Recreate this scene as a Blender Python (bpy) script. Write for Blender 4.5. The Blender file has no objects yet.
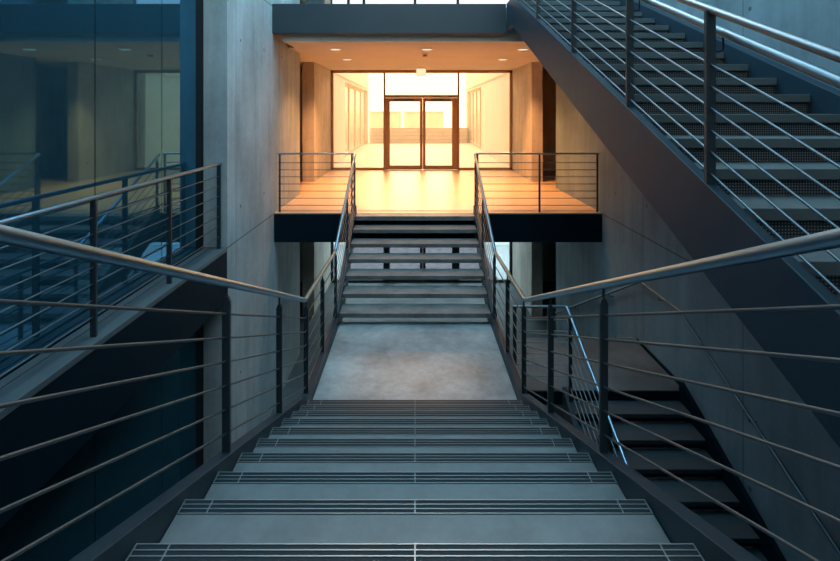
import bpy, bmesh, math, random
from mathutils import Vector, Matrix
random.seed(4)
scn = bpy.context.scene
COL = scn.collection
ZO = 5.2                                   # eye height above the lowest floor

# ------------------------------------------------------------------ materials
def nodes(name):
    m = bpy.data.materials.new(name); m.use_nodes = True
    nt = m.node_tree; nt.nodes.clear()
    out = nt.nodes.new('ShaderNodeOutputMaterial')
    return m, nt, out
def N(nt, typ, **kw):
    n = nt.nodes.new(typ)
    for k, v in kw.items():
        if k in n.inputs.keys() if hasattr(n.inputs, 'keys') else False: n.inputs[k].default_value = v
        else: setattr(n, k, v)
    return n
def link(nt, a, b): nt.links.new(a, b)
def M(nt, op, a, b=None, c=None):
    n = nt.nodes.new('ShaderNodeMath'); n.operation = op
    for i, v in enumerate((a, b, c)):
        if v is None: continue
        if isinstance(v, (int, float)): n.inputs[i].default_value = v
        else: nt.links.new(v, n.inputs[i])
    return n.outputs[0]
def mixc(nt, fac, a, b, blend='MIX'):
    n = nt.nodes.new('ShaderNodeMix'); n.data_type = 'RGBA'; n.blend_type = blend
    for i, v in ((0, fac), (6, a), (7, b)):
        if isinstance(v, (int, float)): n.inputs[i].default_value = v
        elif isinstance(v, tuple): n.inputs[i].default_value = (*v, 1)
        else: nt.links.new(v, n.inputs[i])
    return n.outputs[2]
def noise(nt, vec, scale, detail=4, rough=.55):
    n = nt.nodes.new('ShaderNodeTexNoise'); n.inputs['Scale'].default_value = scale
    n.inputs['Detail'].default_value = detail; n.inputs['Roughness'].default_value = rough
    nt.links.new(vec, n.inputs['Vector']); return n.outputs['Fac']
def mapping(nt, vec, sc):
    n = nt.nodes.new('ShaderNodeMapping'); n.inputs['Scale'].default_value = sc
    nt.links.new(vec, n.inputs['Vector']); return n.outputs[0]
def ramp(nt, fac, lo, hi):
    n = nt.nodes.new('ShaderNodeMapRange'); n.inputs[1].default_value = lo; n.inputs[2].default_value = hi
    nt.links.new(fac, n.inputs[0]); return n.outputs[0]
def geo(nt):
    g = nt.nodes.new('ShaderNodeNewGeometry'); return g.outputs['Position']
def sep(nt, v):
    s = nt.nodes.new('ShaderNodeSeparateXYZ'); nt.links.new(v, s.inputs[0]); return s.outputs
def objco(nt):
    return nt.nodes.new('ShaderNodeTexCoord').outputs['Object']
def principled(nt, out, col=None, rough=.5, metal=0., spec=.5):
    p = nt.nodes.new('ShaderNodeBsdfPrincipled')
    if isinstance(col, tuple): p.inputs['Base Color'].default_value = (*col, 1)
    elif col is not None: nt.links.new(col, p.inputs['Base Color'])
    if isinstance(rough, (int, float)): p.inputs['Roughness'].default_value = rough
    else: nt.links.new(rough, p.inputs['Roughness'])
    p.inputs['Metallic'].default_value = metal
    p.inputs['Specular IOR Level'].default_value = spec
    nt.links.new(p.outputs[0], out.inputs[0]); return p
def bump(nt, p, h, strength=.2, dist=.02):
    b = nt.nodes.new('ShaderNodeBump'); b.inputs['Strength'].default_value = strength
    b.inputs['Distance'].default_value = dist
    nt.links.new(h, b.inputs['Height']); nt.links.new(b.outputs[0], p.inputs['Normal'])

def concrete_wall(name, axis, base=(.36, .375, .38), y0=8.72, dy=2.1, hy=6.8, hz=1.0):
    """board-marked in-situ concrete: cloudy tone, vertical streaks, panel joints, tie holes"""
    m, nt, out = nodes(name); P = objco(nt)
    x, y, z = sep(nt, P)
    u = y if axis == 'Y' else x
    z = M(nt, 'SUBTRACT', z, ZO)
    n1 = noise(nt, P, 1.1, 6, .6); n2 = noise(nt, mapping(nt, P, (3.5, 3.5, .35)), 1.6, 5, .6); n3 = noise(nt, P, 14, 4)
    t = M(nt, 'ADD', M(nt, 'MULTIPLY', n1, .5), M(nt, 'ADD', M(nt, 'MULTIPLY', n2, .38), M(nt, 'MULTIPLY', n3, .12)))
    t = ramp(nt, t, .32, .68)
    c = mixc(nt, t, tuple(v * .62 for v in base), tuple(min(1, v * 1.28) for v in base))
    def line(coord, off, per, w):
        a = M(nt, 'FRACT', M(nt, 'ADD', M(nt, 'DIVIDE', M(nt, 'SUBTRACT', coord, off), per), 100.5))
        return M(nt, 'LESS_THAN', M(nt, 'ABSOLUTE', M(nt, 'SUBTRACT', a, .5)), w / per)
    s = M(nt, 'MAXIMUM', line(u, y0, dy, .006), line(z, -1.8, 3.62, .009))
    a = M(nt, 'FRACT', M(nt, 'ADD', M(nt, 'DIVIDE', M(nt, 'SUBTRACT', u, hy), 1.05), 100.5))
    b = M(nt, 'FRACT', M(nt, 'ADD', M(nt, 'DIVIDE', M(nt, 'SUBTRACT', z, hz), 2.35), 100.5))
    da = M(nt, 'MULTIPLY', M(nt, 'SUBTRACT', a, .5), 1.05); db = M(nt, 'MULTIPLY', M(nt, 'SUBTRACT', b, .5), 2.35)
    r = M(nt, 'SQRT', M(nt, 'ADD', M(nt, 'MULTIPLY', da, da), M(nt, 'MULTIPLY', db, db)))
    s = M(nt, 'MAXIMUM', s, M(nt, 'LESS_THAN', r, .022))
    c = mixc(nt, M(nt, 'MULTIPLY', s, .72), c, (.03, .03, .03))
    p = principled(nt, out, c, .7, 0, .25)
    bump(nt, p, M(nt, 'SUBTRACT', n3, M(nt, 'MULTIPLY', s, 2.)), .15, .01)
    return m
def concrete_plain(name, base, rough=.5, spec=.4, sc=2.2, lo=.55, hi=1.35):
    m, nt, out = nodes(name); P = geo(nt)
    n1 = noise(nt, P, sc, 7, .65); n2 = noise(nt, P, sc * 6, 5, .6)
    t = ramp(nt, M(nt, 'ADD', M(nt, 'MULTIPLY', n1, .7), M(nt, 'MULTIPLY', n2, .3)), .33, .67)
    c = mixc(nt, t, tuple(v * lo for v in base), tuple(min(1, v * hi) for v in base))
    rr = M(nt, 'ADD', M(nt, 'MULTIPLY', n2, .2), rough - .1)
    p = principled(nt, out, c, rr, 0, spec); bump(nt, p, n2, .08, .01)
    return m
def metal_paint(name, base, rough=.4, metal=.0, spec=.5, var=.2):
    m, nt, out = nodes(name); P = geo(nt)
    if metal > .5:
        principled(nt, out, base, rough, metal, spec); return m
    n1 = noise(nt, P, 3, 4); n2 = noise(nt, P, 12, 2)
    c = mixc(nt, n1, tuple(v * (1 - var) for v in base), tuple(v * (1 + var) for v in base))
    principled(nt, out, c, M(nt, 'ADD', M(nt, 'MULTIPLY', n2, .12), rough - .06), metal, spec)
    return m
def emit(name, col, st):
    m, nt, out = nodes(name)
    e = nt.nodes.new('ShaderNodeEmission'); e.inputs[0].default_value = (*col, 1); e.inputs[1].default_value = st
    nt.links.new(e.outputs[0], out.inputs[0]); return m
def clear_glass(name, tint=(.97, .97, .95), refl=.06):
    m, nt, out = nodes(name)
    t = nt.nodes.new('ShaderNodeBsdfTransparent'); t.inputs[0].default_value = (*tint, 1)
    g = nt.nodes.new('ShaderNodeBsdfGlossy'); g.inputs['Roughness'].default_value = .02
    mx = nt.nodes.new('ShaderNodeMixShader'); mx.inputs[0].default_value = refl
    nt.links.new(t.outputs[0], mx.inputs[1]); nt.links.new(g.outputs[0], mx.inputs[2]); nt.links.new(mx.outputs[0], out.inputs[0])
    return m
def cool_cast_glass(name, body, refl, fac):
    """dark reflective glazing; cool cast of its reflections and haze put into the tints"""
    m, nt, out = nodes(name)
    d = nt.nodes.new('ShaderNodeBsdfDiffuse'); d.inputs[0].default_value = (*body, 1)
    g = nt.nodes.new('ShaderNodeBsdfGlossy'); g.inputs[0].default_value = (*refl, 1); g.inputs['Roughness'].default_value = .03
    mx = nt.nodes.new('ShaderNodeMixShader'); mx.inputs[0].default_value = fac
    nt.links.new(d.outputs[0], mx.inputs[1]); nt.links.new(g.outputs[0], mx.inputs[2]); nt.links.new(mx.outputs[0], out.inputs[0])
    return m
def perforated(name):
    m, nt, out = nodes(name); P = geo(nt); x, y, z = sep(nt, P)
    per = .0165
    a = M(nt, 'SUBTRACT', M(nt, 'FRACT', M(nt, 'DIVIDE', x, per)), .5)
    b = M(nt, 'SUBTRACT', M(nt, 'FRACT', M(nt, 'DIVIDE', z, per)), .5)
    r = M(nt, 'SQRT', M(nt, 'ADD', M(nt, 'MULTIPLY', a, a), M(nt, 'MULTIPLY', b, b)))
    h = M(nt, 'LESS_THAN', r, .27)
    c = mixc(nt, h, (.012, .016, .022), (.17, .18, .19))  # pale dots paint in the light showing through the holes
    principled(nt, out, c, .5, 0, .3)
    return m
def hall_floor_mat(name):
    m, nt, out = nodes(name); P = geo(nt); x, y, z = sep(nt, P)
    def line(c, off, per, w):
        a = M(nt, 'FRACT', M(nt, 'ADD', M(nt, 'DIVIDE', M(nt, 'SUBTRACT', c, off), per), 50.5))
        return M(nt, 'LESS_THAN', M(nt, 'ABSOLUTE', M(nt, 'SUBTRACT', a, .5)), w / per)
    s = M(nt, 'MAXIMUM', line(x, .05, 1.22, .004), line(y, 8.85, 1.9, .006))
    n1 = noise(nt, P, 1.5, 5); n2 = noise(nt, P, 30, 4)
    c = mixc(nt, n1, (.38, .275, .185), (.50, .36, .25))
    c = mixc(nt, M(nt, 'MULTIPLY', s, .5), c, (.2, .15, .1))
    principled(nt, out, c, M(nt, 'ADD', M(nt, 'MULTIPLY', n2, .1), .27), 0, .45)
    return m
def boards(name, base, per, axis='z'):
    m, nt, out = nodes(name); P = geo(nt); x, y, z = sep(nt, P)
    co = {'x': x, 'y': y, 'z': z}[axis]
    a = M(nt, 'FRACT', M(nt, 'DIVIDE', co, per))
    s = M(nt, 'LESS_THAN', a, .12)
    n = noise(nt, P, 3, 4)
    c = mixc(nt, n, tuple(v * .85 for v in base), tuple(v * 1.1 for v in base))
    c = mixc(nt, s, c, tuple(v * .75 for v in base))
    principled(nt, out, c, .7, 0, .2); return m

MAT = dict(
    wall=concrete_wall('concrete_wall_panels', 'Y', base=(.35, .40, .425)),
    wall_r=concrete_wall('concrete_wall_panels_shaded', 'Y', base=(.175, .235, .27), y0=4.8),  # darker, bluer copy of the wall concrete, with its shade put into the base
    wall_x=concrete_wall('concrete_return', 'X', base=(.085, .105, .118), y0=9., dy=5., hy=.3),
    pier=concrete_wall('concrete_pier_lit', 'Y', base=(.52, .47, .41), y0=13.3, dy=1.2, hy=30.3),  # paler, warmer copy of the concrete, hall light put into its base
    tread=concrete_plain('concrete_tread', (.115, .125, .13), .48, .45, 3.5, .72, 1.2),
    landing=concrete_plain('concrete_landing', (.225, .25, .26), .38, .5, 2.0, .5, 1.4),
    upper_tread=concrete_plain('stone_tread', (.125, .13, .13), .5, .4, 3.),
    low_floor=concrete_plain('lower_floor_stone', (.085, .10, .108), .5, .2, 1.5),
    steel=metal_paint('blue_black_painted_steel', (.012, .026, .038), .45, 0, .35),
    black=metal_paint('black_painted_steel', (.003, .010, .017), .55, 0, .07),
    beam=metal_paint('slate_blue_painted_steel', (.017, .031, .042), .45, 0, .4),
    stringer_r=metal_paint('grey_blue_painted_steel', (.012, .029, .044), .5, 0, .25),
    post=metal_paint('dark_grey_post_steel', (.022, .034, .044), .4, 0., .5),
    inox=metal_paint('brushed_stainless_steel', (.24, .36, .45), .36, 1., .5, .08),
    inox_dull=metal_paint('dull_stainless_steel', (.17, .22, .25), .42, 1.),
    bar=metal_paint('satin_steel_rod', (.135, .165, .185), .45, 1., .5, .08),
    dark_tread=metal_paint('dark_stair_tread', (.045, .06, .07), .5, 0, .35),
    r_tread=metal_paint('blue_grey_tread_plate', (.075, .098, .108), .5, 0, .3),
    grip=metal_paint('dark_grip_inlay', (.007, .012, .017), .6, 0, .2),
    rib=metal_paint('pale_grip_rib', (.20, .22, .23), .35, .6, .5),
    perf=perforated('perforated_steel_plate'),
    hall_floor=hall_floor_mat('polished_warm_floor'),
    ceil=concrete_plain('pale_ceiling_plaster', (.62, .58, .52), .8, .2, 1.0, .92, 1.06),
    roof=concrete_plain('roof_slab_concrete', (.32, .33, .33), .8, .2, 1.0, .8, 1.1),
    frame=metal_paint('bronze_window_frame', (.40, .22, .10), .4, .0, .5),
    lframe=metal_paint('dark_lower_frame', (.03, .036, .042), .45),
    glass=clear_glass('clear_window_glass'),
    lglass=clear_glass('clear_lower_glass', (.86, .93, .95), .07),
    strip=concrete_plain('cool_grey_paving', (.36, .36, .36), .8, .15, 1., .9, 1.1),
    mottle=concrete_plain('mottled_pinkish_brickwork', (.115, .092, .10), .9, .1, 5., .55, 1.4),
    cool_cast=cool_cast_glass('cool_cast_teal_glass', (.018, .058, .080), (.17, .47, .76), .38),
    cool_cast_low=cool_cast_glass('cool_cast_dark_teal_glass', (.006, .028, .042), (.14, .40, .54), .25),
    joint=metal_paint('black_joint', (.006, .008, .010), .6, 0, .2),
    coping=metal_paint('coping_plate', (.080, .095, .105), .4, .1, .5),
    render=concrete_plain('pale_render', (.86, .81, .74), .85, .1, .6, .94, 1.05),
    paver=concrete_plain('pale_paving', (.66, .60, .53), .7, .2, .8, .9, 1.08),
    timber=boards('horizontal_timber_boards', (.72, .65, .56), .21),
    tan=concrete_plain('tan_render', (.70, .62, .52), .85, .1, .8, .9, 1.1),
    win_dark=metal_paint('court_window_glass', (.74, .66, .56), .25, 0, .5),
    white=metal_paint('white_plastic', (.75, .72, .66), .4),
    sign=emit('lit_sign_face', (1., .84, .48), 1.05),
    lamp=emit('downlight_diffuser', (1., .82, .56), 1.08),
    sky_pane=emit('bright_daylight_pane', (.90, .97, 1.), 1.25),
    skylight=clear_glass('skylight_glass', (.92, .97, 1.), .04),
)

# ------------------------------------------------------------------ mesh builder
WLOC = {}
class MB:
    def __init__(s): s.v = []; s.f = []; s.mi = []; s.sm = []
    def _add(s, vs, fs, mi=0, smooth=False):
        o = len(s.v); s.v += [Vector(p) for p in vs]
        for f in fs: s.f.append([i + o for i in f]); s.mi.append(mi); s.sm.append(smooth)
        return s
    def box(s, x0, x1, y0, y1, z0, z1, mi=0):
        vs = [(x, y, z) for x in (x0, x1) for y in (y0, y1) for z in (z0, z1)]
        return s._add(vs, [(0, 1, 3, 2), (4, 6, 7, 5), (0, 4, 5, 1), (2, 3, 7, 6), (0, 2, 6, 4), (1, 5, 7, 3)], mi)
    def prism_x(s, prof, x0, x1, mi=0):
        """profile [(y,z)...] swept along X"""
        n = len(prof)
        vs = [(x0, y, z) for y, z in prof] + [(x1, y, z) for y, z in prof]
        fs = [tuple(range(n - 1, -1, -1)), tuple(range(n, 2 * n))] + [(i, (i + 1) % n, n + (i + 1) % n, n + i) for i in range(n)]
        return s._add(vs, fs, mi)
    def prism_y(s, prof, y0, y1, mi=0):
        n = len(prof)
        vs = [(x, y0, z) for x, z in prof] + [(x, y1, z) for x, z in prof]
        fs = [tuple(range(n)), tuple(range(2 * n - 1, n - 1, -1))] + [(i, n + i, n + (i + 1) % n, (i + 1) % n) for i in range(n)]
        return s._add(vs, fs, mi)
    def tube(s, pts, r, n=12, mi=0, fillet=0.):
        P = [Vector(p) for p in pts]
        if fillet > 0 and len(P) > 2:
            Q = [P[0]]
            for i in range(1, len(P) - 1):
                a = (P[i - 1] - P[i]); b = (P[i + 1] - P[i])
                fl = min(fillet, a.length * .45, b.length * .45)
                A = P[i] + a.normalized() * fl; B = P[i] + b.normalized() * fl
                for k in range(6):
                    t = k / 5; Q.append(A.lerp(P[i], t).lerp(P[i].lerp(B, t), t))
            Q.append(P[-1]); P = Q
        rings = []; ref = None
        for i, p in enumerate(P):
            d0 = (p - P[i - 1]).normalized() if i else (P[1] - p).normalized()
            d1 = (P[i + 1] - p).normalized() if i < len(P) - 1 else d0
            t = (d0 + d1).normalized(); c = max(.3, t.dot(d0))
            if ref is None:
                ref = Vector((0, 0, 1)) if abs(t.z) < .9 else Vector((1, 0, 0))
            u = (ref - t * ref.dot(t)).normalized(); w = t.cross(u); ref = u
            bend = (d1 - d0); bend = bend.normalized() if bend.length > 1e-5 else None
            ring = []
            for k in range(n):
                a = 2 * math.pi * k / n; q = u * math.cos(a) * r + w * math.sin(a) * r
                if bend is not None:
                    q += bend * q.dot(bend) * (1 / c - 1)
                ring.append(p + q)
            rings.append(ring)
        vs = [q for rg in rings for q in rg]; fs = []
        for i in range(len(rings) - 1):
            for k in range(n):
                fs.append((i * n + k, i * n + (k + 1) % n, (i + 1) * n + (k + 1) % n, (i + 1) * n + k))
        s._add(vs, fs, mi, True)
        o = len(vs)
        s._add(rings[0], [tuple(range(n - 1, -1, -1))], mi); s._add(rings[-1], [tuple(range(n))], mi)
        return s
    def disc(s, x, y, z0, z1, r, n=20, mi=0):
        vs = [(x + r * math.cos(2 * math.pi * k / n), y + r * math.sin(2 * math.pi * k / n), z) for z in (z0, z1) for k in range(n)]
        fs = [tuple(range(n - 1, -1, -1)), tuple(range(n, 2 * n))] + [(k, (k + 1) % n, n + (k + 1) % n, n + k) for k in range(n)]
        return s._add(vs, fs, mi)
    def build(s, name, mats, parent=None, origin=None, bevel=0., kind=None, raw=False):
        if not isinstance(mats, (list, tuple)): mats = [mats]
        pl = WLOC[parent.name] if parent else Vector((0, 0, 0))
        org = Vector(origin) if origin is not None else (pl if parent else Vector((0, 0, 0)))
        if origin is not None: org = org + Vector((0, 0, ZO))
        me = bpy.data.meshes.new(name)
        me.from_pydata([tuple(v + Vector((0, 0, ZO)) - org) for v in s.v], [], s.f)
        for m in mats: me.materials.append(m)
        for p, mi, sm in zip(me.polygons, s.mi, s.sm): p.material_index = mi; p.use_smooth = sm
        bm = bmesh.new(); bm.from_mesh(me); bmesh.ops.recalc_face_normals(bm, faces=bm.faces); bm.to_mesh(me); bm.free()
        o = bpy.data.objects.new(name, me); COL.objects.link(o)
        WLOC[o.name] = org
        if parent: o.parent = parent
        o.location = org - pl
        if bevel:
            b = o.modifiers.new('edge', 'BEVEL'); b.width = bevel; b.segments = 2; b.limit_method = 'ANGLE'
        if kind: o['kind'] = kind
        return o
def tag(o, label, cat, group=None):
    o['label'] = label; o['category'] = cat
    if group: o['group'] = group
    return o
def thing(name, loc, label=None, cat=None, group=None, kind=None):
    o = bpy.data.objects.new(name, None); COL.objects.link(o)
    o.empty_display_size = .1
    o.location = Vector(loc) + Vector((0, 0, ZO)); WLOC[o.name] = Vector(o.location)
    if label: tag(o, label, cat, group)
    if kind: o['kind'] = kind
    return o
def struct(name, mb, mat, label=None, cat=None, bevel=0.):
    o = mb.build(name, mat, bevel=bevel, kind='structure')
    if label: tag(o, label, cat)
    return o

# ------------------------------------------------------------------ key dimensions (metres, eye at z = 0)
XL, XR, XG = -2.47, 3.28, -2.78
HF, HC, LF, LC, BF = -1.79, 1.24, -5.2, -2.30, 1.855   # hall floor / ceiling, lower floor / ceiling, bridge floor
YH, YW = 8.43, 14.6                                     # hall front edge, glazing
CF = -1.45                                              # floor the camera stands on
ROOF = 5.6

# ------------------------------------------------------------------ shell
struct('wall_left', MB().box(-2.79, XL, 6.31, 10.3, LF, ROOF), [MAT['wall']], 'tall concrete wall left of the central stairs, glowing orange near the hall', 'wall')
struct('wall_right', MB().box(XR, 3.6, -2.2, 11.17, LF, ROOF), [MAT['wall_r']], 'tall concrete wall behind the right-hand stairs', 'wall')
struct('wall_left_end', MB().box(-2.79, -2.785, 6.31, 6.32, LF, ROOF), [MAT['wall_x']])
bpy.data.objects.remove(bpy.data.objects['wall_left_end'])
struct('wall_back', MB().box(XG - .5, 3.6, -2.5, -2.2, LF, 2.6).box(XG - .5, 3.6, -2.5, -2.2, 5.2, ROOF).box(XG - .5, -2.6, -2.5, -2.2, 2.6, 5.2).box(3., 3.6, -2.5, -2.2, 2.6, 5.2), [MAT['wall_x']], 'concrete wall closing the stairwell behind the viewer', 'wall')  # opening added to let the rear cool fill in
# side passages opening off both halls behind the stairwell walls
for sd, (xa, xb) in (('left', (-4.7, -4.5)), ('right', (4.9, 5.1))):
    struct('wall_%s_passage' % sd, MB().box(xa, xb, 9.2, YW + .1, LF, ROOF), [MAT['pier']], 'dim wall deep inside the %s side passage' % sd, 'wall')
struct('wall_left_passage_front', MB().box(-4.7, -2.79, 9.2, 9.4, LF, ROOF), [MAT['pier']])
struct('wall_right_passage_front', MB().box(3.6, 5.1, 9.9, 10.1, LF, ROOF), [MAT['pier']])
struct('wall_left_far', MB().box(-2.85, -2.55, 12.15, YW, LF, ROOF), [MAT['pier']], 'concrete pier at the left end of the hall glazing', 'wall')
struct('wall_right_far', MB().box(2.95, 3.23, 12.15, YW, LF, ROOF), [MAT['pier']], 'concrete pier at the right end of the hall glazing', 'wall')
struct('wall_left_outer', MB().box(-4.7, -2.85, YW, YW + .2, LF, ROOF), [MAT['pier']])
struct('wall_right_outer', MB().box(3.23, 5.1, YW, YW + .2, LF, ROOF), [MAT['pier']])

fl = struct('floor', MB().box(-4.5, 4.9, YH + .14, YW + .15, HF - .1, HF).box(XL, XR, YH, YH + .2, HF - .02, HF), [MAT['hall_floor']], 'polished hall floor glowing orange in front of the double door', 'floor')
struct('floor_lower', MB().box(-4.8, 5.1, -2.4, 19, LF - .2, LF), [MAT['low_floor']], 'dark stone floor of the level below', 'floor')
struct('floor_near', MB().box(-2.47, 3.26, -2.2, 1.30, CF - .25, CF).box(1.5, 3.26, 1.30, 1.6, CF - .25, CF), [MAT['tread']], 'concrete floor at the head of the near flight', 'floor')
struct('ceiling_lower', MB().box(-4.5, 4.9, YH + .16, YW + .15, LC, HF - .11), [MAT['ceil']], 'underside of the hall floor over the level below', 'ceiling')
struct('ceiling', MB().box(-2.36, 3.2, 8.55, YW, HC, HC + .09).box(-4.5, -2.36, 9.4, YW, HC, HC + .09).box(3.2, 4.9, 10.1, YW, HC, HC + .09), [MAT['ceil']], 'flat pale ceiling of the hall lit orange', 'ceiling')
struct('floor_bridge', MB().box(XL, XR, 8.46, YW, HC + .1, BF - .03), [MAT['roof']])
struct('trim_1', MB().box(XL - .01, XR + .005, YH - .02, YH + .16, LC, HF - .02), [MAT['black']], 'black steel edge beam under the hall floor, either side of the stairs', 'beam', .004)
struct('trim_2', MB().box(XL - .01, 1.575, 8.30, 8.46, 1.345, BF), [MAT['beam']], 'slate blue steel bridge beam across the top of the hall opening', 'beam', .004)
struct('floor_bridge_landing', MB().box(1.66, XR, 7.75, 8.46, BF - .2, BF), [MAT['r_tread']])
# roof with a long glazed skylight over the stairwell
rf = MB().box(XG - .5, -2.3, -2.5, YW + .2, ROOF, ROOF + .3).box(3.1, 5.1, -2.5, YW + .2, ROOF, ROOF + .3)
rf.box(-2.3, 3.1, -2.5, 3.0, ROOF, ROOF + .3).box(-2.3, 3.1, 9.4, YW + .2, ROOF, ROOF + .3).box(-4.7, XG - .4, 9.2, YW + .2, ROOF, ROOF + .3)
struct('ceiling_roof', rf, [MAT['roof']], 'concrete roof slab with a glazed skylight over the stairwell', 'ceiling')
sk = thing('window_5', (.5, 6.7, ROOF), 'glazed skylight in the roof over the stairwell', 'skylight', kind='structure')
for i in range(5):
    MB().box(-2.3, 3.1, 3. + i * 1.28, 3. + (i + 1) * 1.28 - .05, ROOF + .12, ROOF + .14).build('pane', MAT['skylight'], sk)
    MB().box(-2.3, 3.1, 3. + (i + 1) * 1.28 - .05, 3. + (i + 1) * 1.28, ROOF + .05, ROOF + .2).build('glazing_bar', MAT['beam'], sk)

# ------------------------------------------------------------------ left gallery and cool-tinted glass
def curtain(name, z0, z1, mat, label):
    w = thing(name, (XG, 3, z0), label, 'glass wall', kind='structure')
    ys = [-2.2, -.23, .87, 1.97, 3.07, 4.17, 5.27, 6.09]
    for a, b in zip(ys, ys[1:]):
        MB().box(XG - .03, XG, a + .006, b - .006, z0, z1).build('glass_pane', mat, w)
    for a in ys[1:-1]:
        MB().box(XG - .035, XG - .004, a - .006, a + .006, z0, z1).build('silicone_joint', MAT['joint'], w)
    MB().box(XG - .05, XG, 6.09, 6.31, z0, z1).build('end_mullion', MAT['joint'], w)
    return w
curtain('window_2', HF, ROOF, MAT['cool_cast'], 'tall reflective teal glass wall behind the left gallery railing')
curtain('window_3', LF, -2.49, MAT['cool_cast_low'], 'dark teal glass wall below the left gallery')
struct('wall_left_backing', MB().box(XG - .5, XG - .055, -2.2, 9.2, LF, ROOF), [MAT['joint']])
gal = thing('gallery_walkway', (-2.7, 2.5, -2.49), 'narrow steel gallery ledge with black fascia along the left glass wall', 'walkway', kind='structure')
MB().box(XL - .03, XL, -2.2, 6.31, -2.49, HF - .012).build('fascia', MAT['black'], gal, bevel=.003)
MB().box(XG, XL - .03, -2.2, 6.31, -2.49, -2.4).build('soffit', MAT['black'], gal)
MB().box(XG, XL - .03, -2.2, 6.31, -2.4, HF - .05).build('slab', MAT['black'], gal)
for xa, xb in ((XL - .12, XL + .004), (XL - .215, XL - .134), (XL - .41, XL - .229)):
    MB().box(max(xa, XG), xb, -2.2, 6.31, HF - .05, HF - (.0 if xa > XL - .2 else .012)).build('coping_plate', MAT['coping'], gal, bevel=.003)

# ------------------------------------------------------------------ railing pieces
RR = .0225
def post_mesh(x, y, zb, zt, w=.046, t=.022, along='x', stem=True):
    """flat steel post with tapered head and a round stem that carries the rail"""
    m = MB(); h = w / 2
    zc = zt - (.055 if stem else .0)
    prof = [(-h, zb), (h, zb), (h, zc - .03), (h * .45, zc), (-h * .45, zc), (-h, zc - .03)] if stem else [(-h, zb), (h, zb), (h, zt), (-h, zt)]
    if along == 'x': m.prism_y([(x + a, b) for a, b in prof], y - t / 2, y + t / 2)
    else: m.prism_x([(y + a, b) for a, b in prof], x - t / 2, x + t / 2)
    if stem: m.tube([(x, y, zc - .01), (x, y, zt)], .008, 8)
    return m
def zline(pts, y):
    for (y0, z0), (y1, z1) in zip(pts, pts[1:]):
        if y0 <= y <= y1: return z0 + (z1 - z0) * (y - y0) / (y1 - y0)
    return pts[-1][1] if y > pts[-1][0] else pts[0][1]

# central stair geometry
TY = [1.751, 2.122, 2.485, 2.815, 3.13, 3.43, 3.718, 4.003, 4.290, 4.585]
TPY = [543.6, 499.6, 472, 453, 438.7, 427.5, 418.7, 411, 405, 400]
TZ = [-(p - 111) * y / 480 for p, y in zip(TPY, TY)]
LZ, LY0, LY1 = -2.87, 4.585, 6.44
UG, UR = .2875, (LZ - HF) / -7
UY = [LY1 + i * UG for i in range(7)]; UZ = [LZ + (i + 1) * UR for i in range(7)]
HW = 1.018
STR = [(1.30, TZ[0] + .06 + .417 * .451), (4.585, TZ[9] + .055)]   # top line of the near stringers

st = thing('staircase', (0, 3., LZ), 'wide flight of grey concrete treads with dark ribbed nosings descending in the centre foreground', 'stairs')
for k in range(10):
    yb = (TY[k - 1] - .03) if k else 1.30
    zt = TZ[k]
    tr = MB().box(-HW, HW, yb, TY[k], zt - .075, zt).build('tread', MAT['tread'], st, bevel=.004)
    g = MB().box(-HW + .004, HW - .004, TY[k] - .078, TY[k] - .002, zt, zt + .0015)
    for j in range(4):
        y = TY[k] - .003 - j * .0235
        g.box(-HW + .004, HW - .004, y - .0045, y, zt + .0015, zt + .004, 1)
    for x in (-HW + .006, -.89, 0, .89, HW - .006):
        g.box(x - .0025, x + .0025, TY[k] - .078, TY[k] - .002, zt + .0014, zt + .0042, 1)
    g.build('grip_nosing', [MAT['grip'], MAT['rib']], tr)
for sx in (-1, 1):
    prof = [(1.30, STR[0][1]), (4.585, STR[1][1]), (4.60, STR[1][1]), (4.60, LZ - .16), (4.5, LZ - .16), (1.30, STR[0][1] - .42)]
    MB().prism_x(prof, sx * (HW + .003), sx * (HW + .078)).build('stringer', MAT['steel'], st, bevel=.004)

ld = thing('stair_landing', (0, 5.5, LZ - .13), 'pale concrete landing between the two central flights', 'landing')
MB().box(-HW, HW, 4.40, LY1 + .1, LZ - .13, LZ).build('slab', MAT['landing'], ld, bevel=.004)
for sx in (-1, 1):
    MB().box(sx * (HW + .003), sx * (HW + .078), 4.60, LY1 - .04, LZ - .16, -2.75).build('edge_beam', MAT['steel'], ld, bevel=.004)

su = thing('staircase', (0, 7.3, LZ), 'open-riser central flight climbing from the landing to the orange hall', 'stairs')
for i in range(6):
    MB().box(-HW, HW, UY[i], UY[i] + UG + .03, UZ[i] - .062, UZ[i]).build('tread', MAT['upper_tread'], su, bevel=.005)
MB().box(-HW, HW, UY[6], YH - .02, HF - .075, HF).build('top_tread', MAT['upper_tread'], su, bevel=.004)
MB().box(-HW, HW, YH - .06, YH - .025, HF - .5, HF - .08).build('back_plate', MAT['black'], su)
us = .5316
for sx in (-1, 1):
    za = UZ[0] + .07 - us * .06
    prof = [(LY1 - .04, LZ - .16), (LY1 - .04, -2.75), (LY1 - .02, za - .02), (LY1 + .02, za), (8.40, za + us * (8.38 - LY1)), (8.40, HF - .30), (8.2, HF - .38), (LY1 + .18, LZ - .16)]
    MB().prism_x(prof, sx * (HW + .003), sx * (HW + .078)).build('stringer', MAT['steel'], su, bevel=.004)

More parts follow.
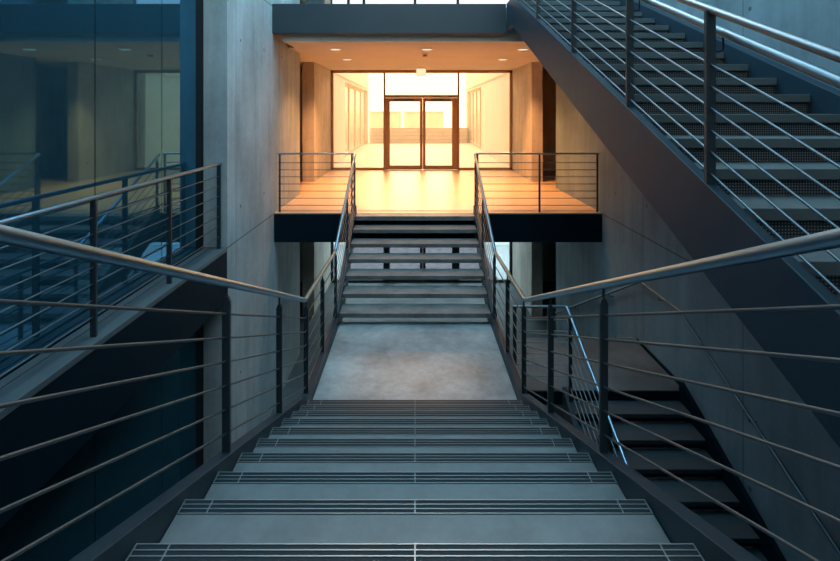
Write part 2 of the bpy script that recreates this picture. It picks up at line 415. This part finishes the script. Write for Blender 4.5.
RAIL_BASE = [(4.61, -1.818), (6.34, -1.865), (8.46, -.76)]
BASE = [(1.3, STR[0][1]), (4.585, STR[1][1]), (4.61, -2.75), (6.40, -2.75), (6.46, UZ[0] + .06), (8.4, UZ[0] + .06 + us * 1.94)]
def main_railing(sx, label):
    X = sx * 1.056
    RAIL = ([(.45, .03)] if sx < 0 else [(.45, .012)]) + RAIL_BASE
    r = thing('railing', (X, 4.6, LZ - .1), label, 'railing')
    MB().tube([(X, y, z) for y, z in RAIL], RR, 16, fillet=.05).build('handrail', MAT['inox'], r)
    for j in range(6):
        off = .172 + j * .1335
        pts = []
        for y, z in RAIL:
            pts.append((X, y, z - off))
        MB().tube(pts, .0062, 8).build('infill_bar', MAT['bar'], r)
    for y in (2.69, 3.74, 4.66, 5.48, 6.38, 7.45, 8.38):
        MB_ = post_mesh(X, y, zline(BASE, y) - (.0 if y < 8.3 else .03), zline(RAIL, y) - .018, .044 if y < 6 else .036)
        MB_.build('post', MAT['post'], r)
    post_mesh(X, .62, CF, zline(RAIL, .62) - .018).build('post', MAT['post'], r)
    return r
main_railing(-1, 'long steel railing along the left side of the central flights')
main_railing(1, 'long steel railing along the right side of the central flights')

# hall edge guards
def guard_x(x0, x1, y, zf, zr, posts, nbars, first, gap, label, matr, cat='railing'):
    r = thing('railing', ((x0 + x1) / 2, y, zf), label, cat)
    MB().tube([(x0, y, zr), (x1, y, zr)], .016, 12).build('handrail', matr, r)
    for j in range(nbars):
        z = zr - first - j * gap
        MB().tube([(x0 + .01, y, z), (x1 - .01, y, z)], .0065, 8).build('infill_bar', MAT['bar'], r)
    for x in posts: post_mesh(x, y, zf, zr - .01, .032, .016, 'x', False).build('post', MAT['post'], r)
    return r
guard_x(-2.44, -1.09, 8.52, HF, -.757, (-2.40, -1.12), 7, .16, .126, 'short guard railing on the hall edge left of the central stairs', MAT['inox'])
guard_x(1.075, 3.27, 8.52, HF, -.757, (1.11, 2.21, 3.235), 7, .16, .126, 'long guard railing with a middle post on the hall edge right of the stairs', MAT['inox'])

# gallery railing (level, running towards the viewer)
gr = thing('railing', (-2.55, 3.5, HF), 'level steel railing on the left gallery in front of the teal glass', 'railing')
zr = -.69
MB().tube([(-2.55, -1.5, zr), (-2.55, 6.29, zr)], .019, 14).build('handrail', MAT['inox'], gr)
for j in range(7):
    MB().tube([(-2.55, -1.5, zr - .155 - j * .131), (-2.55, 6.28, zr - .155 - j * .131)], .006, 8).build('infill_bar', MAT['bar'], gr)
for y in (-1.1, .15, 1.4, 2.62, 3.81, 4.98, 6.24):
    post_mesh(-2.55, y, HF, zr - .012, .046, .022, 'x', False).build('post', MAT['post'], gr)

# ------------------------------------------------------------------ upper right flight
SL = .438
XS0, XS1 = 1.58, 1.64
rs = thing('staircase', (2.4, 4.2, CF), 'steel flight with perforated risers rising at upper right to the bridge', 'stairs')
for n in range(-6, 16):
    y = 2.412 + .355 * n; z = -1.546 + SL * y
    if n < 15:
        tr = MB().box(1.644, 3.158, y, y + .375, z - .062, z).build('tread', MAT['r_tread'], rs, bevel=.004)
    else:
        MB().box(1.644, 3.158, y, 7.76, z - .062, z).build('tread', MAT['r_tread'], rs, bevel=.004)
    if n > -6:
        MB().box(1.644, 3.158, y + .035, y + .039, z - .1555, z - .062).build('riser', MAT['perf'], rs)
def stringer_prof(ct, cb, y0, y1):
    yt = (BF - ct) / SL
    return [(y0, ct + SL * y0), (yt, BF), (y1, BF), (y1, 1.40), ((1.40 - cb) / SL, 1.40), ((CF - cb) / SL, CF + .001), (y0, CF + .001)]
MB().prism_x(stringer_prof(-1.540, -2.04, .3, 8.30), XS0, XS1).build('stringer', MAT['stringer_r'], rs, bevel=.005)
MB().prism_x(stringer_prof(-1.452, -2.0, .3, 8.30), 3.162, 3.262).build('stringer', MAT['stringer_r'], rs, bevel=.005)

rr = thing('railing', (1.61, 3.6, -.6), 'sloping railing with an extra bracketed inner handrail on the upper right flight', 'railing')
xr = 1.61
def rz(y, c): return c + SL * y
MB().tube([(xr, .9, rz(.9, -.592)), (xr, 7.55, rz(7.55, -.592)), (xr, 8.28, rz(7.75, -.592))], .021, 14).build('top_rail', MAT['bar'], rr)
for j in range(6):
    c = -.592 - .298 - j * .119
    MB().tube([(xr, .9, rz(.9, c)), (xr, 8.28, rz(8.28, c) if rz(8.28, c) < 2.7 else rz(8.28, c))], .0065, 8).build('infill_bar', MAT['bar'], rr)
PY = (1.05, 2.62, 3.60, 4.87, 6.28, 7.7)
for y in PY:
    post_mesh(xr, y, rz(y, -1.545), rz(y, -.60), .052, .022, 'x', False).build('post', MAT['post'], rr)
MB().tube([(1.682, .9, rz(.9, -.718)), (1.682, 7.7, rz(7.7, -.718))], .024, 16).build('inner_handrail', MAT['inox_dull'], rr, )
for y in PY:
    zc = rz(y, -.718)
    MB().tube([(xr + .02, y, zc - .105), (1.682, y, zc - .105), (1.682, y, zc - .02)], .006, 8, fillet=.03).build('bracket', MAT['steel'], rr)

# ------------------------------------------------------------------ lower right: platform, flights, rails
PZ, PY0, PY1 = -3.38, 5.81, 7.16
pf = thing('stair_landing', (2.2, 6.5, PZ - .14), 'low dark platform between the central landing and the right wall', 'landing')
MB().box(1.10, XR - .025, PY0, PY1, PZ - .14, PZ).build('slab', MAT['low_floor'], pf, bevel=.004)
MB().box(XR - .022, XR - .003, PY0, PY1 - .1, PZ - .14, PZ + .035).build('skirting', MAT['black'], pf)
MB().box(1.10, XR - .05, PY0 - .02, PY0 - .001, PZ - .16, PZ - .004).build('front_edge', MAT['black'], pf)

lr, lg = .11375, .275
ls = thing('staircase', (2.5, 3.5, LF), 'dark flight at lower right climbing beside the right wall to the low platform', 'stairs')
for k in range(1, 16):
    y = PY0 - lg * k; z = PZ - lr * k
    MB().box(1.84, 3.19, y, y + lg + .03, z - .05, z).build('tread', MAT['dark_tread'], ls, bevel=.006)
    MB().box(1.84, 3.19, y + .045, y + .055, z - lr, z - .05).build('riser', MAT['black'], ls)
sl2 = lr / lg
def lp(c0, c1):
    ya, yb = PY0 - lg * 15.6, PY0
    return [(ya, PZ - sl2 * (PY0 - ya) + c0), (yb, PZ + c0), (yb, PZ - .16), (yb - .1, PZ + c1), (ya + .35, LF + .005), (ya, LF + .005)]
MB().prism_x(lp(.12, -.28), 3.195, 3.245).build('stringer', MAT['black'], ls)
MB().prism_x(lp(.04, -.28), 1.78, 1.835).build('stringer', MAT['steel'], ls)

bs = thing('staircase', (2.6, 9., LF), 'flight dropping away behind the low right platform to the level below', 'stairs')
for k in range(1, 13):
    y = PY1 + .27 * k; z = PZ - .14 * k
    MB().box(2.0, 3.2, y - .30, y, z - .05, z).build('tread', MAT['dark_tread'], bs, bevel=.004)
pr = [(PY1 + .001, PZ - .03), (PY1 + .27 * 13, LF + .005), (PY1 + .27 * 13 - .35, LF + .005), (PY1 + .001, PZ - .3)]
MB().prism_x([(a, b - .02 if i == 0 else b) for i, (a, b) in enumerate(pr)], 3.205, 3.25).build('stringer', MAT['steel'], bs)
MB().prism_x([(a, b - .02 if i == 0 else b) for i, (a, b) in enumerate(pr)], 1.95, 1.995).build('stringer', MAT['steel'], bs)

# guard of the platform edge, then down the left side of the dark flight
gx = 1.828
g2 = thing('railing', (gx, 5.0, PZ - .3), 'bright steel railing bending down the left side of the dark lower right flight', 'railing')
zr2 = PZ + 1.025
ye = PY0 - lg * 14.6
dn = [(gx, PY0 - .03, zr2), (gx, ye, zr2 - sl2 * (PY0 - .03 - ye) * 1.03)]
MB().tube([(1.18, PY0 - .03, zr2)] + dn, .0165, 12, fillet=.03).build('handrail', MAT['inox'], g2)
for j in range(6):
    o = .16 + j * .135
    MB().tube([(1.18, PY0 - .03, zr2 - o)] + [(x, y, z - o) for x, y, z in dn], .006, 8).build('infill_bar', MAT['bar'], g2)
for y in (5.64, 4.5, 3.4, 2.4):
    t = (PY0 - .03 - y)
    post_mesh(gx - .002, y, PZ - sl2 * (PY0 - y) + .03, zr2 - sl2 * t * 1.03 - .01, .04, .02, 'x', False).build('post', MAT['post'], g2)
post_mesh(1.2, PY0 - .03, PZ - .14, zr2 - .01, .04, .02, 'x', False).build('post', MAT['post'], g2)

wh = thing('wall_handrail', (XR, 6., PZ), 'thin steel handrail fixed along the right wall above the low platform', 'handrail')
xw = 3.20
zk = -2.424
pts = [(xw, 1.9, zk - sl2 * 3.9), (xw, 5.80, zk), (xw, 6.82, zk), (xw, 10.95, zk - .53 * 4.13)]
MB().tube(pts, .0165, 12, fillet=.03).build('handrail', MAT['bar'], wh)
wp = [(y, z) for x, y, z in pts]
for y in (3.0, 4.6, 6.3, 7.9, 9.6):
    z = zline(wp, y)
    MB().tube([(xw, y, z - .012), (xw, y, z - .06), (XR - .004, y, z - .06)], .006, 8, fillet=.02).build('bracket', MAT['steel'], wh)

# ------------------------------------------------------------------ glazing of the hall, of the level below and of the level above
MX0, MX1 = -.93, 1.32
def glazing(name, z0, z1, label, frame, glass, thick=.075):
    w = thing(name, (.2, YW, z0), label, 'window', kind='structure')
    y0, y1 = YW - .05, YW + .05
    xa, xb = -2.55, 2.95
    dh = z0 + 2.19
    f = MB().box(xa, xb, y0, y1, z1 - .085, z1).box(xa, MX0 + .03, y0, y1, z0, z0 + .075).box(MX1 - .03, xb, y0, y1, z0, z0 + .075)
    f.box(xa, xa + thick, y0, y1, z0, z1).box(xb - thick, xb, y0, y1, z0, z1)
    f.build('window_frame', frame, w, bevel=.004)
    for x in (MX0, MX1): MB().box(x - .028, x + .028, y0 - .01, y1 + .01, z0, z1).build('mullion', frame, w, bevel=.003)
    MB().box(MX0, MX1, y0, y1, dh, dh + .09).build('transom', frame, w, bevel=.003)
    for a, b, c, d in ((xa + thick, MX0 - .028, z0 + .075, z1 - .085), (MX1 + .028, xb - thick, z0 + .075, z1 - .085), (MX0 + .028, MX1 - .028, dh + .09, z1 - .085)):
        MB().box(a, b, YW - .008, YW + .008, c, d).build('pane', glass, w)
    return w
def double_door(name, z0, label, frame, glass):
    d = thing(name, ((MX0 + MX1) / 2, YW, z0), label, 'door', kind='structure')
    y0, y1 = YW - .035, YW + .035
    mid = (MX0 + MX1) / 2 + .04
    for a, b, hx in ((MX0 + .03, mid - .004, -1), (mid + .004, MX1 - .03, 1)):
        sw = .14 if hx < 0 else .09
        e0, e1 = (.135, .082) if hx < 0 else (.082, .165)
        lf = MB().box(a, a + e0, y0, y1, z0 + .01, z0 + 2.185).box(b - e1, b, y0, y1, z0 + .01, z0 + 2.185)
        lf.box(a + e0, b - e1, y0, y1, z0 + .01, z0 + .14).box(a + e0, b - e1, y0, y1, z0 + 2.075, z0 + 2.185)
        o = lf.build('door_leaf', frame, d, bevel=.004)
        MB().box(a + e0, b - e1, YW - .006, YW + .006, z0 + .14, z0 + 2.075).build('pane', glass, o)
        hxp = b - .04 if hx < 0 else a + .04
        MB().tube([(hxp, y0, z0 + 1.05), (hxp, y0 - .05, z0 + 1.05), (hxp + hx * -.11, y0 - .05, z0 + 1.05)], .01, 8).build('handle', MAT['inox'], o)
        MB().box(a + .25, b - .25, y0 - .045, y0 - .001, z0 + 2.10, z0 + 2.155).build('door_closer', MAT['bar'], o)
    return d
glazing('window_1', HF, HC, 'glazed end wall of the hall around the double door', MAT['frame'], MAT['glass'])
double_door('door_1', HF, 'bronze-framed glass double door at the end of the orange hall', MAT['frame'], MAT['glass'])
glazing('window_4', LF, LC, 'glazed end wall on the level below, seen under the hall', MAT['lframe'], MAT['lglass'])
double_door('door_2', LF, 'dark-framed glass double door below the hall, glimpsed between the treads', MAT['lframe'], MAT['lglass'])
uw = thing('window_6', (0, YW, BF), 'bright clerestory windows above the bridge beam', 'window', kind='structure')
xs = [-2.55, -2.02, -1.55, 0, 1.3, 2.95]
MB().box(-2.55, 2.95, YW - .05, YW + .05, BF - .03, BF + .3).build('sill', MAT['beam'], uw)
for a, b in zip(xs, xs[1:]):
    MB().box(a + .03, b - .03, YW, YW + .02, BF + .3, ROOF - .1).build('pane', MAT['sky_pane'], uw)
for x in xs: MB().box(x - .04, x + .04, YW - .06, YW + .04, BF + .3, ROOF).build('mullion', MAT['beam'], uw)
# wide grey pier before the clerestory
MB().box(-2.62, -2.24, 11.6, 11.9, BF - .03, ROOF).build('pier', MAT['wall_x'], uw)

# ------------------------------------------------------------------ hall ceiling fittings
spots = [(-1.59, 9.6, 'hall ceiling downlight at front left, nearest the bridge beam'), (.24, 9.6, 'hall ceiling downlight at front centre above the stair head'),
         (2.16, 9.6, 'hall ceiling downlight at front right beside the rising stringer'), (-1.63, 11.5, 'hall ceiling downlight at rear left, near the glazing'),
         (2.10, 11.5, 'hall ceiling downlight at rear right, near the glazing')]
for x, y, lab in spots:
    d = thing('ceiling_light', (x, y, HC), lab, 'ceiling light', 'hall ceiling downlights')
    MB().disc(x, y, HC - .012, HC + .002, .12, 24).build('trim_ring', MAT['white'], d)
    MB().disc(x, y, HC - .016, HC - .012, .095, 24).build('diffuser', MAT['lamp'], d)
    L_ = bpy.data.lights.new('downlight', 'SPOT'); L_.spot_size = math.radians(104 if y < 10 else 112); L_.spot_blend = 1.; L_.shadow_soft_size = .08
    L_.color = (1., .43, .14); L_.energy = 420 if y < 10 else 1050
    lo = bpy.data.objects.new('downlight', L_); COL.objects.link(lo); lo.location = (x, y, HC - .03 + ZO)
sd = thing('smoke_detector', (.22, 10.5, HC), 'small round smoke detector on the hall ceiling', 'smoke detector')
MB().disc(.22, 10.5, HC - .02, HC, .075, 20).build('base', MAT['white'], sd)
MB().disc(.22, 10.5, HC - .055, HC - .02, .05, 20).build('sensor', MAT['frame'], sd)
es = thing('exit_sign', (.17, 13.4, HC), 'small pale lit sign hanging from the ceiling before the double door', 'sign')
MB().tube([(.08, 13.4, HC - .05), (.08, 13.4, HC)], .008, 8).tube([(.26, 13.4, HC - .05), (.26, 13.4, HC)], .008, 8).build('hanger', MAT['white'], es)
MB().box(.03, .31, 13.385, 13.425, HC - .26, HC - .05).build('housing', MAT['white'], es, bevel=.004)
MB().box(.04, .30, 13.379, 13.384, HC - .25, HC - .06).build('sign_face', MAT['sign'], es)

# ------------------------------------------------------------------ courtyard outside the hall
struct('floor_court', MB().box(-9, 9, YW + .14, 44, HF - .28, HF - .01), [MAT['paver']], 'pale paving of the sunlit courtyard beyond the door', 'paving')
def wing(x0, x1, xf, ya, yb, wa, wb, label, sgn):
    b = thing('building', ((x0 + x1) / 2, (ya + yb) / 2, HF), label, 'building')
    zt = 1.1
    w = MB().box(x0, x1, ya, wa, HF - .01, 5.).box(x0, x1, wb, yb, HF - .01, 5.).box(x0, x1, wa, wb, zt, 5.)
    back = (x0, xf - .35) if sgn < 0 else (xf + .35, x1)
    w.box(back[0], back[1], wa, wb, HF - .01, zt)
    w.build('facade', MAT['render'], b)
    xi = xf - .18 if sgn < 0 else xf + .18
    n = 4
    for i in range(n):
        a = wa + (wb - wa) * i / n; c = wa + (wb - wa) * (i + 1) / n
        fr = MB().box(xi - .05, xi + .05, a, a + .14, HF, zt).box(xi - .05, xi + .05, c - .14, c, HF, zt).box(xi - .05, xi + .05, a + .14, c - .14, zt - .12, zt).box(xi - .05, xi + .05, a + .14, c - .14, HF, HF + .12)
        f = fr.build('window_frame', MAT['tan'], b)
        MB().box(xi - .012, xi + .012, a + .14, c - .14, HF + .12, zt - .12).build('pane', MAT['win_dark'], f)
    MB().box(xf - (.0 if sgn < 0 else .03), xf + (.03 if sgn < 0 else 0), ya, yb, 1.20, 1.25).build('string_course', MAT['tan'], b)
    return b
wing(-7., -2.62, -2.62, 15.2, 27., 18., 26.6, 'pale courtyard wing with tall windows seen through the left pane', -1)
wing(2.98, 7.5, 2.98, 15.2, 28., 21.6, 27.4, 'pale courtyard wing with tall windows seen through the right pane', 1)
bw = MB().box(-2.6, 2.96, 27.2, 27.4, HF - .01, -.95).build('boundary_wall', MAT['timber'])
tag(bw, 'low horizontal-boarded wall closing the far end of the courtyard', 'wall')
for xa, xb, lab in ((-3.75, -1.25, 'tan block beyond the courtyard wall, seen in the left door leaf'), (-.9, 2.35, 'tan block beyond the courtyard wall, seen in the right door leaf')):
    b = thing('building', ((xa + xb) / 2, 41, HF), lab, 'building')
    MB().box(xa, xb, 39.6, 42, HF - .01, -.12).build('wall', MAT['tan'], b)
    MB().box(xa - .05, xb + .05, 39.5, 42.1, -.12, -.04).build('parapet', MAT['tan'], b)

# lower light court outside the level below
struct('wall_lower_court', MB().box(-4.7, 5.1, 18.6, 18.8, LF, HF - .26), [MAT['render']], 'pale wall of the light court outside the lower glazing', 'wall')
struct('floor_lower_court', MB().box(-2.35, 2.55, YW + .06, 18.59, LF, LF + .012), [MAT['mottle']], 'mottled grey-pink paving outside the lower glazing', 'paving')
struct('floor_lower_court_edge', MB().box(-4.49, -2.36, YW + .21, 18.59, LF, LF + .01).box(2.56, 4.89, YW + .21, 18.59, LF, LF + .01).box(-2.84, -2.36, YW + .06, YW + .21, LF, LF + .01).box(2.56, 3.22, YW + .06, YW + .21, LF, LF + .01), [MAT['strip']], 'pale paving strips along the sides of the lower light court', 'paving')
struct('wall_lower_court_left', MB().box(-4.7, -4.5, YW + .2, 18.6, LF, HF - .26), [MAT['render']])
struct('wall_lower_court_right', MB().box(4.9, 5.1, YW + .2, 18.6, LF, HF - .26), [MAT['render']])

# ------------------------------------------------------------------ lights
def area(name, loc, rot, sx, sy, col, power, spread=None):
    l = bpy.data.lights.new(name, 'AREA'); l.shape = 'RECTANGLE'; l.size = sx; l.size_y = sy
    l.color = col; l.energy = power
    if spread: l.spread = spread
    o = bpy.data.objects.new(name, l); COL.objects.link(o)
    o.location = Vector(loc) + Vector((0, 0, ZO)); o.rotation_euler = rot
    return o
area('skylight_daylight', (.4, 6.2, ROOF + .45), (0, 0, 0), 5.2, 6.2, (.13, .66, .95), 840)
area('lower_court_daylight', (.2, 16.7, HF - .32), (0, 0, 0), 7.5, 3.2, (.70, .90, 1.), 620)
area('rear_cool_fill', (.2, -2.55, 3.9), (math.radians(90), 0, 0), 5.6, 2.6, (.12, .65, .95), 170)  # added cool fill from behind the camera, no window known there
s = bpy.data.lights.new('low_evening_sun', 'SUN'); s.energy = 7.5; s.angle = math.radians(30); s.color = (1., .53, .26)
so = bpy.data.objects.new('low_evening_sun', s); COL.objects.link(so)
so.rotation_euler = (math.radians(-(90 - 33)), 0, 0); so.location = (0, 30, 20)

w = bpy.data.worlds.new('evening_sky'); scn.world = w; w.use_nodes = True
nt = w.node_tree; nt.nodes.clear()
o = nt.nodes.new('ShaderNodeOutputWorld'); bg = nt.nodes.new('ShaderNodeBackground')
tc = nt.nodes.new('ShaderNodeTexCoord'); sx_ = nt.nodes.new('ShaderNodeSeparateXYZ'); link(nt, tc.outputs['Generated'], sx_.inputs[0])
f = ramp(nt, sx_.outputs['Z'], .0, .6)
link(nt, mixc(nt, f, (1.35, .98, .44), (1.2, .82, .5)), bg.inputs[0]); bg.inputs[1].default_value = 2.7
link(nt, bg.outputs[0], o.inputs[0])

# ------------------------------------------------------------------ camera
cd = bpy.data.cameras.new('camera'); co = bpy.data.objects.new('camera', cd); COL.objects.link(co)
co.location = (0, 0, ZO); co.rotation_euler = (math.pi / 2, 0, 0)
cd.sensor_width = 36; cd.lens = 480 / 840 * 36
cd.shift_x = 5 / 840; cd.shift_y = -169.5 / 840
cd.clip_start = .02; cd.clip_end = 300
scn.camera = co
vs = scn.view_settings
vs.view_transform = 'Standard'; vs.look = 'None'; vs.gamma = 1; vs.use_curve_mapping = False; vs.exposure = 0
